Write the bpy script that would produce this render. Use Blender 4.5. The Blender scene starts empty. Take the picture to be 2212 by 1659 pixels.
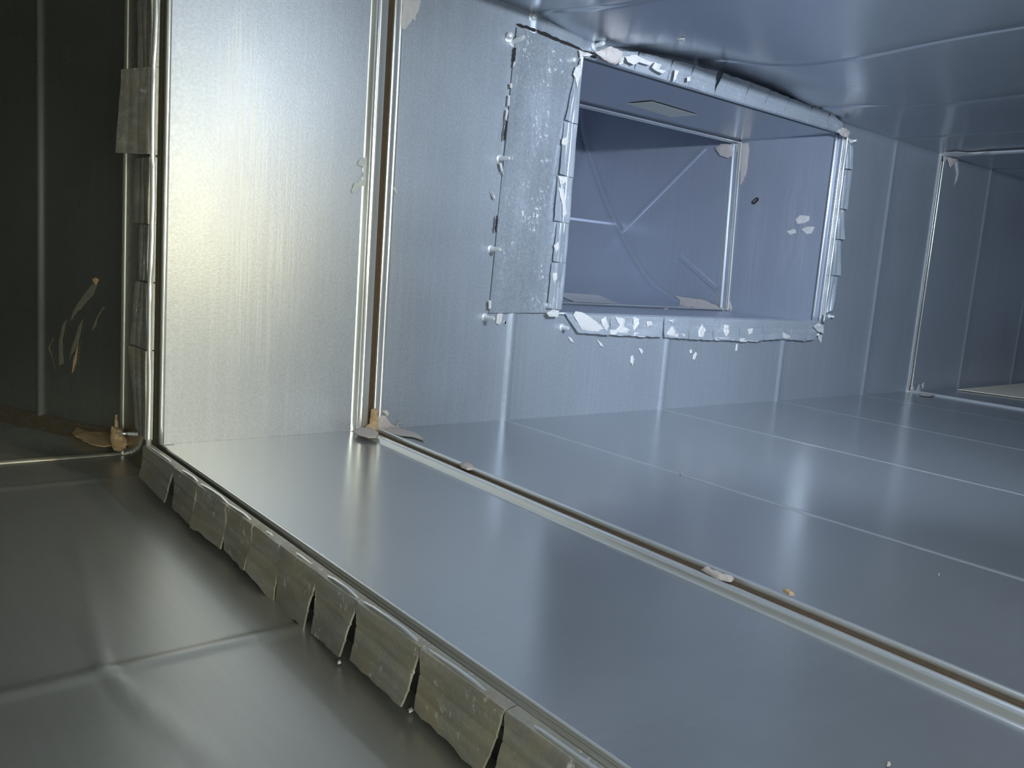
import bpy, math, random
from mathutils import Vector, Matrix
import numpy as np
from mathutils.geometry import delaunay_2d_cdt

# ------------------------------------------------------------------ camera
# world axes: x runs along the bluish duct, y across it (away), z up; metres
F = 1821.4564
RC = np.array([[0.7772168685, -0.6244907579, 0.0771053346],
               [-0.0291372039, -0.1581257083, -0.9869889988],
               [0.6285578435, 0.7648578651, -0.1410938824]])
CAM = np.array([-0.2689147927, -0.9062471009, 0.2185792152])
sc = bpy.context.scene
col = sc.collection
cd = bpy.data.cameras.new('camera')
cam = bpy.data.objects.new('camera', cd)
col.objects.link(cam)
cd.sensor_width = 36.0
cd.lens = F / 2212.0 * 36.0
cd.clip_start = 0.01
rm = Matrix(((RC[0][0], -RC[1][0], -RC[2][0]), (RC[0][1], -RC[1][1], -RC[2][1]), (RC[0][2], -RC[1][2], -RC[2][2])))
cam.matrix_world = Matrix.Translation(Vector(CAM)) @ rm.to_4x4()
sc.camera = cam

# ------------------------------------------------------------------ world, lights, exposure
wd = bpy.data.worlds.new('world')
sc.world = wd
wd.use_nodes = True
wd.node_tree.nodes['Background'].inputs[0].default_value = (0.02, 0.022, 0.02, 1)
wd.node_tree.nodes['Background'].inputs[1].default_value = 1.0
sc.view_settings.view_transform = 'Standard'
sc.view_settings.look = 'None'
sc.view_settings.exposure = 0.35
sc.view_settings.gamma = 1.0
TORCH = Vector((0.36, -0.80, 0.495))


def spot(name, loc, target, watts, colr, angle, blend, radius):
    l = bpy.data.lights.new(name, 'SPOT')
    l.energy = watts
    l.color = colr
    l.spot_size = math.radians(angle)
    l.spot_blend = blend
    l.shadow_soft_size = radius
    o = bpy.data.objects.new(name, l)
    col.objects.link(o)
    o.location = loc
    o.rotation_euler = (Vector(target) - Vector(loc)).to_track_quat('-Z', 'Y').to_euler()
    return o


# a hand torch held inside the bluish duct: cool core, warm rim of the same beam
spot('torch_core', TORCH, (1.25, 0.0, 0.34), 33.0, (0.68, 0.82, 1.0), 112, 1.0, 0.015)
spot('torch_rim', TORCH, (0.5, -0.1, 0.15), 3.7, (0.84, 0.93, 1.0), 179, 0.3, 0.015)
# an added warm spot that yellows the lower left of the wall
spot('warm_fill', (0.30, -0.89, 0.27), (-0.10, 0.0, 0.17), 6.3, (1.0, 0.84, 0.44), 56, 1.0, 0.02)
# added fill light behind the camera, brightening the main duct
al = bpy.data.lights.new('main_duct_fill', 'AREA')
al.shape = 'RECTANGLE'
al.size, al.size_y = 0.7, 0.5
al.energy = 2.6
al.spread = math.radians(110)
al.color = (0.95, 1.0, 0.86)
ao = bpy.data.objects.new('main_duct_fill', al)
col.objects.link(ao)
ao.location = (-0.42, -1.66, 0.30)
ao.rotation_euler = (math.radians(72), 0, math.radians(-12))


# ------------------------------------------------------------------ helpers
def at(u, v, ax, val):
    """photo pixel -> point on the plane axis ax = val"""
    q = np.array([(u - 1106.0) / F, (v - 829.5) / F, 1.0])
    r = RC.T @ q
    t = (val - CAM[ax]) / r[ax]
    return Vector((CAM + t * r).tolist())


def tag(o, label=None, cat=None, group=None, kind=None):
    if label: o['label'] = label
    if cat: o['category'] = cat
    if group: o['group'] = group
    if kind: o['kind'] = kind
    return o


def empty(name, loc=(0, 0, 0)):
    o = bpy.data.objects.new(name, None)
    col.objects.link(o)
    o.location = loc
    o.empty_display_size = 0.02
    return o


class MB:
    def __init__(s):
        s.v, s.f = [], []

    def add(s, vs, fs):
        b = len(s.v)
        s.v += [Vector(p) for p in vs]
        s.f += [tuple(i + b for i in f) for f in fs]

    def grid(s, fn, us, vs, skip=None, flip=False):
        nu, nv = len(us), len(vs)
        P = [fn(u, v) for u in us for v in vs]
        fs = []
        for i in range(nu - 1):
            for j in range(nv - 1):
                if skip and skip((us[i] + us[i + 1]) / 2, (vs[j] + vs[j + 1]) / 2):
                    continue
                q = (i * nv + j, (i + 1) * nv + j, (i + 1) * nv + j + 1, i * nv + j + 1)
                fs.append(q[::-1] if flip else q)
        s.add(P, fs)

    def box(s, a, b):
        x0, y0, z0 = a
        x1, y1, z1 = b
        s.add([(x0, y0, z0), (x1, y0, z0), (x1, y1, z0), (x0, y1, z0), (x0, y0, z1), (x1, y0, z1), (x1, y1, z1), (x0, y1, z1)],
              [(0, 3, 2, 1), (4, 5, 6, 7), (0, 1, 5, 4), (1, 2, 6, 5), (2, 3, 7, 6), (3, 0, 4, 7)])

    def tube(s, pts, r, n=10, cap=True):
        pts = [Vector(p) for p in pts]
        rs = r if isinstance(r, (list, tuple)) else [r] * len(pts)
        rings = []
        up = None
        for i, p in enumerate(pts):
            t = (pts[min(i + 1, len(pts) - 1)] - pts[max(i - 1, 0)]).normalized()
            if up is None:
                up = t.orthogonal().normalized()
            up = (up - t * up.dot(t)).normalized()
            w = t.cross(up)
            rings.append([p + (up * math.cos(2 * math.pi * k / n) + w * math.sin(2 * math.pi * k / n)) * rs[i] for k in range(n)])
        V = [q for rg in rings for q in rg]
        fs = []
        for i in range(len(pts) - 1):
            for k in range(n):
                fs.append((i * n + k, i * n + (k + 1) % n, (i + 1) * n + (k + 1) % n, (i + 1) * n + k))
        if cap:
            fs.append(tuple(range(n))[::-1])
            fs.append(tuple((len(pts) - 1) * n + k for k in range(n)))
        s.add(V, fs)

    def lathe(s, prof, base, axis, n=16):
        """prof: list of (distance along axis, radius)"""
        axis = Vector(axis).normalized()
        up = axis.orthogonal().normalized()
        w = axis.cross(up)
        V, fs = [], []
        for (d, r) in prof:
            for k in range(n):
                a = 2 * math.pi * k / n
                V.append(Vector(base) + axis * d + (up * math.cos(a) + w * math.sin(a)) * max(r, 1e-5))
        for i in range(len(prof) - 1):
            for k in range(n):
                fs.append((i * n + k, i * n + (k + 1) % n, (i + 1) * n + (k + 1) % n, (i + 1) * n + k))
        fs.append(tuple(range(n))[::-1])
        fs.append(tuple((len(prof) - 1) * n + k for k in range(n)))
        s.add(V, fs)

    def build(s, name, m, parent=None, origin=None, smooth=True, thick=None, auto=None):
        o0 = Vector(origin) if origin is not None else (parent.location.copy() if parent is not None and parent.type == 'EMPTY' else Vector((0, 0, 0)))
        me = bpy.data.meshes.new(name)
        me.from_pydata([(p - o0)[:] for p in s.v], [], s.f)
        me.update()
        if smooth:
            me.polygons.foreach_set('use_smooth', [True] * len(me.polygons))
            if auto:
                me.set_sharp_from_angle(angle=math.radians(auto))
        me.materials.append(m)
        o = bpy.data.objects.new(name, me)
        col.objects.link(o)
        if parent is not None:
            o.parent = parent
            if origin is not None:
                par = Vector((0, 0, 0))
                q = parent
                while q is not None:
                    par += q.location
                    q = q.parent
                o.location = o0 - par
            elif parent.type != 'EMPTY':
                par = Vector((0, 0, 0))
                q = parent
                while q is not None:
                    par += q.location
                    q = q.parent
                o.location = -par
        else:
            o.location = o0
        if thick:
            md = o.modifiers.new('sheet', 'SOLIDIFY')
            md.thickness = abs(thick)
            md.offset = -1.0 if thick > 0 else 1.0
            es = o.modifiers.new('crisp', 'EDGE_SPLIT')
            es.split_angle = math.radians(50)
        return o


def lin(a, b, n):
    return [a + (b - a) * i / (n - 1) for i in range(n)]


def sample(a, b, n, extra=()):
    return sorted(set([round(x, 6) for x in lin(a, b, n) + [e for e in extra if a < e < b]]))


def interp(x, tab):
    if x <= tab[0][0]: return tab[0][1]
    for (a, ya), (b, yb) in zip(tab, tab[1:]):
        if x <= b:
            t = (x - a) / (b - a)
            t = t * t * (3 - 2 * t)
            return ya + (yb - ya) * t
    return tab[-1][1]


def wob(x, y, k=1.0, seed=0.0):
    """slow oil-canning ripple of a metal sheet"""
    return (math.sin(3.1 * k * x + 1.7 * y * k + seed) + 0.7 * math.sin(5.3 * k * y - 2.1 * k * x + 2.3 * seed) + 0.4 * math.sin(9.1 * k * x + 4.0 * k * y + seed * 3.1)) / 2.1


def bead(d, w):
    """rounded stiffening crease, 1 at the middle"""
    t = abs(d) / w
    return 0.0 if t >= 1 else (0.5 + 0.5 * math.cos(math.pi * t))


# ------------------------------------------------------------------ materials
def nodes(name):
    m = bpy.data.materials.new(name)
    m.use_nodes = True
    nt = m.node_tree
    return m, nt, nt.nodes['Principled BSDF']


def mixc(nt, fac, a, b, typ='MIX'):
    n = nt.nodes.new('ShaderNodeMix')
    n.data_type = 'RGBA'
    n.blend_type = typ
    for i, x in ((0, fac), (6, a), (7, b)):
        if isinstance(x, bpy.types.NodeSocket): nt.links.new(x, n.inputs[i])
        elif i == 0: n.inputs[0].default_value = x
        else: n.inputs[i].default_value = (*x, 1)
    return n.outputs[2]


def mathn(nt, op, a, b=None, c=None, clamp=False):
    n = nt.nodes.new('ShaderNodeMath')
    n.operation = op
    n.use_clamp = clamp
    for i, x in enumerate((a, b, c)):
        if x is None: continue
        if isinstance(x, bpy.types.NodeSocket): nt.links.new(x, n.inputs[i])
        else: n.inputs[i].default_value = x
    return n.outputs[0]


def noise(nt, co, scale, stretch=(1, 1, 1), detail=3, rough=0.55):
    mp = nt.nodes.new('ShaderNodeMapping')
    mp.inputs['Scale'].default_value = stretch
    nt.links.new(co, mp.inputs[0])
    n = nt.nodes.new('ShaderNodeTexNoise')
    n.inputs['Scale'].default_value = scale
    n.inputs['Detail'].default_value = detail
    n.inputs['Roughness'].default_value = rough
    nt.links.new(mp.outputs[0], n.inputs['Vector'])
    return n.outputs[0]


def ramp(nt, x, a, b):
    n = nt.nodes.new('ShaderNodeMapRange')
    n.inputs[1].default_value = a
    n.inputs[2].default_value = b
    nt.links.new(x, n.inputs[0])
    return n.outputs[0]


def galv(name, colr=(0.50, 0.53, 0.56), metal=0.85, rough=0.3, var=0.10, grain=0.05, fine=700, streak=(1, 1, 0.03), streak_amt=0.04,
         scuffs=0.0, dust=0.0, dust_tint=(0.40, 0.36, 0.26), scratch_at=None, paled=None):
    """galvanised sheet: faint spangle, rolled streaks, fine grain, optional scuffs and dust"""
    m, nt, b = nodes(name)
    geo = nt.nodes.new('ShaderNodeNewGeometry')
    co = geo.outputs['Position']
    cloud = noise(nt, co, 9, detail=4)
    fine_n = noise(nt, co, fine, detail=1)
    st = noise(nt, co, 160, streak, 3)
    base = mixc(nt, cloud, tuple(c * (1 - var) for c in colr), tuple(min(1, c * (1 + var)) for c in colr))
    base = mixc(nt, mathn(nt, 'MULTIPLY', ramp(nt, st, 0.45, 0.75), streak_amt * 4, clamp=True), base, (0.75, 0.77, 0.80))
    base = mixc(nt, 1.0, base, mixc(nt, ramp(nt, noise(nt, co, 330, detail=2), 0.3, 0.7), (1 - grain * .9,) * 3, (1 + grain * .9,) * 3), 'MULTIPLY')
    r = mathn(nt, 'ADD', rough - 0.06, mathn(nt, 'MULTIPLY', cloud, 0.12))
    r = mathn(nt, 'ADD', r, mathn(nt, 'MULTIPLY', mathn(nt, 'SUBTRACT', st, 0.5), streak_amt))
    met = metal
    if scuffs > 0:
        big = ramp(nt, noise(nt, co, 30, detail=5, rough=0.7), 0.52, 0.64)
        sm = ramp(nt, noise(nt, co, 260, (1, 1, 0.6), detail=4, rough=0.75), 0.56, 0.62)
        k = mathn(nt, 'MULTIPLY', mathn(nt, 'MULTIPLY', big, sm), scuffs, clamp=True)
        base = mixc(nt, k, base, (0.78, 0.77, 0.76))
        met = mathn(nt, 'MULTIPLY', mathn(nt, 'SUBTRACT', 1.0, k), metal)
        r = mathn(nt, 'ADD', r, mathn(nt, 'MULTIPLY', k, 0.2))
    if scratch_at:
        for (c0, rad, sx, amt) in scratch_at:
            vm = nt.nodes.new('ShaderNodeVectorMath')
            vm.operation = 'SUBTRACT'
            nt.links.new(co, vm.inputs[0])
            vm.inputs[1].default_value = c0
            vs = nt.nodes.new('ShaderNodeVectorMath')
            vs.operation = 'MULTIPLY'
            nt.links.new(vm.outputs[0], vs.inputs[0])
            vs.inputs[1].default_value = tuple(1.0 / q for q in rad)
            ln = nt.nodes.new('ShaderNodeVectorMath')
            ln.operation = 'LENGTH'
            nt.links.new(vs.outputs[0], ln.inputs[0])
            mask = ramp(nt, ln.outputs['Value'], 1.0, 0.35)
            s1 = ramp(nt, noise(nt, co, 520, sx, 2), 0.50, 0.62)
            k = mathn(nt, 'MULTIPLY', mathn(nt, 'MULTIPLY', mask, s1), amt, clamp=True)
            base = mixc(nt, k, base, (0.93, 0.94, 0.95))
            r = mathn(nt, 'ADD', r, mathn(nt, 'MULTIPLY', k, 0.15))
    if paled:  # pale lines painted along creases as the light they catch
        ax, places, half, amt = paled
        sx_ = nt.nodes.new('ShaderNodeSeparateXYZ')
        nt.links.new(co, sx_.inputs[0])
        k = None
        for q in places:
            c1 = ramp(nt, mathn(nt, 'ABSOLUTE', mathn(nt, 'SUBTRACT', sx_.outputs[ax], q)), half, half * .5)
            k = c1 if k is None else mathn(nt, 'MAXIMUM', k, c1)
        k = mathn(nt, 'MULTIPLY', k, amt)
        base = mixc(nt, k, base, (0.80, 0.82, 0.84))
        met = mathn(nt, 'MULTIPLY', mathn(nt, 'SUBTRACT', 1.0, k), met)
    if dust > 0:
        dn = mathn(nt, 'MULTIPLY', ramp(nt, noise(nt, co, 22, detail=5, rough=0.7), 0.38, 0.68), dust, clamp=True)
        base = mixc(nt, dn, base, dust_tint)
        met = mathn(nt, 'MULTIPLY', mathn(nt, 'SUBTRACT', 1.0, dn), met)
        r = mathn(nt, 'ADD', r, mathn(nt, 'MULTIPLY', dn, 0.25))
    nt.links.new(base, b.inputs['Base Color'])
    nt.links.new(r, b.inputs['Roughness'])
    if isinstance(met, bpy.types.NodeSocket): nt.links.new(met, b.inputs['Metallic'])
    else: b.inputs['Metallic'].default_value = met
    bp = nt.nodes.new('ShaderNodeBump')
    bp.inputs['Strength'].default_value = grain
    bp.inputs['Distance'].default_value = 0.001
    nt.links.new(fine_n, bp.inputs['Height'])
    nt.links.new(bp.outputs[0], b.inputs['Normal'])
    return m


def matte(name, colr, rough=0.65, var=0.15, scale=120, bump=0.3):
    m, nt, b = nodes(name)
    geo = nt.nodes.new('ShaderNodeNewGeometry')
    co = geo.outputs['Position']
    n1 = noise(nt, co, scale, detail=4)
    base = mixc(nt, n1, tuple(c * (1 - var) for c in colr), tuple(min(1, c * (1 + var)) for c in colr))
    nt.links.new(base, b.inputs['Base Color'])
    b.inputs['Roughness'].default_value = rough
    bp = nt.nodes.new('ShaderNodeBump')
    bp.inputs['Strength'].default_value = bump
    bp.inputs['Distance'].default_value = 0.002
    nt.links.new(noise(nt, co, scale * 2.5, detail=3), bp.inputs['Height'])
    nt.links.new(bp.outputs[0], b.inputs['Normal'])
    return m


M_SIDE = galv('galvanised_side', (0.44, 0.45, 0.42), 0.84, 0.28, 0.06, 0.02, 500, streak_amt=0.02)
M_SLANT = galv('galvanised_slant', (0.44, 0.45, 0.42), 0.84, 0.28, 0.06, 0.02, 500, streak_amt=0.02, paled=(1, [0.3515], .0060, .14))  # pale line paints the glint on the wall crease
M_MFLOOR = galv('galvanised_main_floor', (0.56, 0.56, 0.53), 0.72, 0.36, 0.06, 0.02, 500, streak=(1, 0.05, 1), streak_amt=0.03)
M_WALL = galv('galvanised_wall', (0.50, 0.54, 0.60), 0.55, 0.42, 0.05, 0.09, 520, scuffs=0.12,
              scratch_at=[((0.075, 0, 0.335), (0.030, 1, 0.14), (1, 1, 0.02), 0.9), ((0.10, 0, 0.25), (0.07, 1, 0.2), (1, 1, 0.015), 0.25)])
M_FLOOR = galv('galvanised_floor', (0.56, 0.58, 0.60), 0.74, 0.22, 0.05, 0.02, 600, streak=(0.04, 1, 1), streak_amt=0.02, paled=(0, [0.4676, 0.7964, 1.1261, 1.4414, 1.90], .0045, .30))  # pale lines paint the light caught by the floor creases
M_CEIL = galv('galvanised_ceiling', (0.52, 0.56, 0.62), 0.80, 0.25, 0.05, 0.02, 600, streak=(1, 0.04, 1), streak_amt=0.02)
M_MAIN = galv('galvanised_main_duct', (0.45, 0.46, 0.45), 0.62, 0.36, 0.08, 0.02, 500, streak=(1, 0.05, 1), streak_amt=0.03)
M_BRANCH = galv('galvanised_branch', (0.56, 0.60, 0.70), 0.55, 0.36, 0.06, 0.03, 600, scuffs=0.05,
                scratch_at=[((1.24, 0.075, 0.33), (1, 0.045, 0.16), (1, 1, 0.02), 0.35), ((1.24, 0.17, 0.3), (1, 0.03, 0.2), (1, 1, 0.012), 0.2)])
M_PLATE = galv('scuffed_plate', (0.46, 0.50, 0.55), 0.55, 0.40, 0.10, 0.14, 300, scuffs=1.4, streak=(1, 1, 0.02))
M_TAB = galv('scuffed_tab', (0.58, 0.62, 0.68), 0.45, 0.40, 0.10, 0.10, 300, scuffs=0.7)
M_TABD = galv('dusty_lit_tab', (0.40, 0.39, 0.36), 0.45, 0.42, 0.10, 0.10, 300, scuffs=1.5, streak=(1, 0.06, 1), streak_amt=0.10, dust=0.55, dust_tint=(0.40, 0.33, 0.18))  # tan of the dust also paints in the yellow light on the tabs
M_BEAD = galv('polished_bead', (0.90, 0.91, 0.90), 0.68, 0.21, 0.05, 0.01, 600, streak_amt=0.0)
M_BEADM = galv('dull_bead', (0.46, 0.45, 0.38), 0.8, 0.32, 0.05, 0.01, 600)
M_RIVET = galv('aluminium_rivet', (0.86, 0.87, 0.88), 0.35, 0.4, 0.05, 0.05, 600)
M_MASTIC = matte('sealant_mastic', (0.62, 0.55, 0.52), 0.6, 0.12, 60, 0.25)
M_MASTICW = matte('pale_sealant', (0.72, 0.68, 0.66), 0.6, 0.12, 90, 0.3)
M_MASTICT = matte('tan_lit_sealant', (0.62, 0.43, 0.25), 0.6, 0.2, 60, 0.3)  # sealant with warm reflected light painted into its tan
M_SCUFF = matte('dry_scuff', (0.60, 0.62, 0.62), 0.6, 0.2, 200, 0.3)
M_GASK = matte('brown_gasket', (0.085, 0.055, 0.028), 0.8, 0.3, 200, 0.4)
M_GAP = matte('dark_gap', (0.06, 0.055, 0.035), 0.8, 0.3, 200, 0.4)  # very dark brown for the strip in the gap behind the rim bead
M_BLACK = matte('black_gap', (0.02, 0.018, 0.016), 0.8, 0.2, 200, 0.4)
M_OVERLAY = matte('beige_overlay', (0.80, 0.72, 0.58), 0.8, 0.06, 200, 0.1)  # even beige of the sheet added in place of pale floor


def sticker_mat(name, colr):
    m, nt, b = nodes(name)
    geo = nt.nodes.new('ShaderNodeNewGeometry')
    co = geo.outputs['Position']
    n1 = ramp(nt, noise(nt, co, 300, (0.25, 1, 1), 3), 0.60, 0.72)
    n2 = ramp(nt, noise(nt, co, 40, detail=3), 0.5, 0.6)
    k = mathn(nt, 'MULTIPLY', n1, mathn(nt, 'MULTIPLY', n2, 0.6))
    base = mixc(nt, k, colr, (0.12, 0.12, 0.13))
    nt.links.new(base, b.inputs['Base Color'])
    b.inputs['Roughness'].default_value = 0.55
    return m


M_STICK = sticker_mat('faded_sticker', (0.74, 0.73, 0.66))
M_STICKW = sticker_mat('pale_sticker', (0.66, 0.63, 0.66))

rnd = random.Random(7)
Z1 = 0.531            # nominal ceiling height
X1, X2 = 0.2515, 1.652
XE = 3.2
YF = -1.10            # front wall of the bluish duct
ZM = -0.046           # floor of the main duct
CRE = [0.4676, 0.7964, 1.1261, 1.4414]
CRE2 = [1.90, 2.22, 2.54, 2.86]
XL, XR, ZB, ZT = 0.5516, 1.2417, 0.1522, 0.5111
STRUCT = dict(kind='structure')

EDGE = [(0.0, .533), (.3, .540), (.41, .5475), (.47, .544), (.53, .537), (.578, .531), (.66, .541), (.79, .551), (.95, .548), (1.1, .536), (1.25, .5295), (1.65, .527), (2.2, .528)]


def ceil_z(x, y):
    e = interp(x, EDGE)
    mid = Z1 - 0.0105 * math.exp(-((y + .24) / .13) ** 2) * math.exp(-((x - .85) / .45) ** 2) + 0.003 * wob(x, y, 1.3, 2.0)
    w = math.exp(-(y / .10) ** 2)
    z = e * w + mid * (1 - w)
    for c in CRE + CRE2:
        z += 0.0022 * bead(x - c, .010)
    return z


def cre_x(extra=()):
    xs = []
    for c in CRE + CRE2:
        xs += [c + d for d in (-.010, -.0075, -.005, -.0025, 0, .0025, .005, .0075, .010)]
    return xs + list(extra)


# ------------------------------------------------------------------ setting: the bluish duct
def floor_fn(x, y):
    z = 0.0005 * wob(x * 1.0, y, 1.2, 0.4) * min(1, abs(y) / .08)
    for c in CRE + CRE2:
        z += 0.0005 * bead(x - c, .005)
    return Vector((x, y, z))


m = MB()
m.grid(floor_fn, sample(0.002, XE, 60, cre_x()), sample(YF, 0, 34))
tag(m.build('floor', M_FLOOR, thick=.001), kind='structure')


def wall_fn(x, z):
    y = 0.0006 * wob(x, z, 1.5, 1.1)
    if x > 0.33:
        for c in CRE + CRE2:
            y -= 0.0030 * bead(x - c, .010)
    return Vector((x, y, min(z, ceil_z(x, 0)) if z > 0.5 else z))


m = MB()
HX0, HX1, HZ0, HZ1 = XL, XR + .004, ZB - .002, ZT + .003
m.grid(wall_fn, sample(0.002, XE, 70, cre_x((HX0, HX1))), sample(0, 0.56, 26, (HZ0, HZ1)),
       skip=lambda x, z: HX0 < x < HX1 and HZ0 < z < HZ1)
tag(m.build('wall_back', M_WALL), kind='structure')

m = MB()
m.grid(lambda x, y: Vector((x, y, ceil_z(x, y))), sample(-0.005, XE, 80, cre_x()), sample(YF, 0, 50, (-.01, -.03, -.05, -.07, -.09)), flip=True)
tag(m.build('ceiling', M_CEIL), kind='structure')
m = MB()
m.grid(lambda x, z: Vector((x, YF + .001 * wob(x, z, 1.5, 3), z)), sample(0.002, XE, 40, cre_x()), lin(0, .56, 12), flip=True)
tag(m.build('wall_front', M_WALL), kind='structure')
m = MB()
m.box((XE, YF, 0), (XE + .002, 0, .56))
tag(m.build('wall_right', M_WALL), kind='structure')

# duct joints: a rounded flange bead either side of a sealant-filled gap
FL = [(-.026, 0), (-.0225, .0012), (-.0215, .0035), (-.0195, .0046), (-.0175, .0038), (-.0160, .0037), (-.0140, .0047), (-.0120, .0038), (-.0108, .0014), (-.0100, .0008), (-.003, .0006), (-.0022, -.001)]
GK = [(-.003, .0002), (-.0015, .0012), (.0005, .0008), (.0025, .0013), (.0040, .0006)]
FR = [(.0036, .0002), (.0038, .0042), (.0052, .0050), (.0090, .0040), (.0125, .0022), (.0135, .0002), (.0145, .0010), (.0165, .0010), (.0180, 0)]


def joint(name, xs, corners, inward, along, kind='structure', prof=(FL, GK, FR), mats=None, sc_=1.0, names=('flange', 'gasket', 'flange'), closed=False, nseg=24, parent=None, dens=None):
    """sweep the joint profile along a polyline of duct corners (inward: normal per segment)"""
    root = parent or empty(name, corners[0])
    mats = mats or (M_BEAD, M_GASK, M_BEAD)
    al = Vector(along)
    for pr, nm, mt in zip(prof, names, mats):
        mb = MB()
        for i in range(len(corners) - 1):
            A, B = Vector(corners[i]), Vector(corners[i + 1])
            n = Vector(inward[i])
            nA = Vector(inward[i - 1]) if i > 0 else Vector((0, 0, 0))
            nB = Vector(inward[i + 1]) if i < len(corners) - 2 else Vector((0, 0, 0))
            rows = []
            for k in range(nseg + 1):
                t = k / nseg
                row = []
                for (d, h) in pr:
                    h2 = h * sc_
                    P0 = A + nA * max(h2, 0) + n * h2
                    P1 = B + nB * max(h2, 0) + n * h2
                    P = P0.lerp(P1, t) + al * (d * sc_)
                    row.append(P)
                rows.append(row)
            np_ = len(pr)
            mb.add([p for r in rows for p in r],
                   [(k * np_ + j, k * np_ + j + 1, (k + 1) * np_ + j + 1, (k + 1) * np_ + j) for k in range(nseg) for j in range(np_ - 1)])
        mb.build(nm, mt, root, auto=50)
    return root


R1 = [(0.226, YF, 0), (X1, 0, 0), (0.2495, 0, .541), (0.24, YF, Z1)]
tag(joint('trim_1', None, R1, [(0, 0, 1), (0, -1, 0), (0, 0, -1)], (1, 0, 0)), kind='structure')
R2 = [(X2 + .005, YF, 0), (X2, 0, 0), (X2 - .004, 0, .527), (X2 + .01, YF, Z1)]
tag(joint('trim_2', None, R2, [(0, 0, 1), (0, -1, 0), (0, 0, -1)], (1, 0, 0), sc_=.7), kind='structure')

# ------------------------------------------------------------------ setting: the main duct the camera stands in
SX = 0.004            # its side wall with the mouth
XM, ZC = -0.85, 0.62
YN, YJ = -1.7, 0.158  # near end, joint plane


def mfloor(x, y):
    z = ZM + 0.0008 * wob(x, y, 1.5, 5.0)
    for c in (-.385, .052, -.82):
        z += 0.0016 * bead(y - c - .01 * x, .012)
    for k, (a, b_) in enumerate((((-.09, -.02), (-.145, -.38)), ((-.145, -.38), (-.10, -.62)))):
        dx, dy = b_[0] - a[0], b_[1] - a[1]
        L = math.hypot(dx, dy)
        s = ((x - a[0]) * dx + (y - a[1]) * dy) / L / L
        if -.02 < s < 1.02:
            z += 0.0007 * bead(((x - a[0]) * dy - (y - a[1]) * dx) / L, .008)
    return Vector((x, y, z))


m = MB()
m.grid(mfloor, sample(XM, 0.03, 60, lin(-.2, 0.02, 50)), sample(YN, YJ, 60, [-.385 + d for d in lin(-.014, .014, 9)] + [.052 + d for d in lin(-.014, .014, 9)]))
tag(m.build('floor.001', M_MFLOOR), kind='structure')
m = MB()
m.box((XM, YJ, ZM - .002), (0.4, 1.5, ZM))
tag(m.build('floor.002', M_SIDE), kind='structure')
m = MB()
m.box((SX, 0.004, ZM), (SX + .0015, YJ, ZC))
m.box((SX, YN, ZM), (SX + .0015, YF - .004, ZC))
m.box((SX, YF - .004, .552), (SX + .0015, .004, ZC))
m.box((SX, YF - .004, ZM), (SX + .0015, .004, -.012))
tag(m.build('wall_side', M_SIDE), kind='structure')
# wall of the section beyond the joint, set at a slant, with a folded seam along its foot
A = Vector((0.0245, .175, 0))
dirw = Vector((-.0865 + .0209, .428 - .2939, 0)).normalized()
A = Vector((-.0209, .2939, 0)) - dirw * .15
nw = Vector((-dirw.y, dirw.x, 0))


def slant(s, z):
    d = 0
    for c in (.2145, .55):
        d += .0045 * bead(s - c, .009)
    return A + dirw * s + nw * d + Vector((0, 0, z))


m = MB()
m.grid(slant, sample(0, 1.1, 30, [.2145 + d for d in lin(-.012, .012, 9)]), lin(ZM, ZC, 10), flip=True)
tag(m.build('wall_left', M_SLANT), kind='structure')
m = MB()
m.grid(lambda s, t: A + dirw * s + nw * (.001 + .02 * t) + Vector((0, 0, ZM + .016 * (1 - t))), lin(.02, 1.1, 12), lin(0, 1, 4))
tag(m.build('trim_4', galv('seam_strip', (0.30, 0.24, 0.17), .6, .4), thick=.0006), kind='structure')
m = MB()
m.box((XM - .002, YN, ZM), (XM, 1.5, ZC))
tag(m.build('wall_far_left', M_MAIN), kind='structure')
m = MB()
m.box((XM, YN, ZC), (SX + .4, 1.5, ZC + .002))
tag(m.build('ceiling.001', M_MAIN), kind='structure')
m = MB()
m.box((XM, 1.2, ZM), (.4, 1.202, ZC))
tag(m.build('wall_end', M_MAIN), kind='structure')
JP = [(-.009, 0), (-.008, .004), (-.005, .0062), (-.002, .0045), (-.001, .0008)]
JP2 = [(.003, .0002), (.0035, .0045), (.006, .0055), (.008, .003), (.010, 0)]
JG = [(-.002, .0005), (.0005, .001), (.004, .0005)]
tag(joint('trim_3', None, [(XM, YJ, ZM), (SX, YJ, ZM), (SX, YJ, ZC)], [(0, 0, 1), (-1, 0, 0)], (0, 1, 0), prof=(JP, JG, JP2), sc_=.5, mats=(M_BEADM, M_GASK, M_BEADM)), kind='structure')

# ------------------------------------------------------------------ notched collar round the mouth
CX = -0.012


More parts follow.
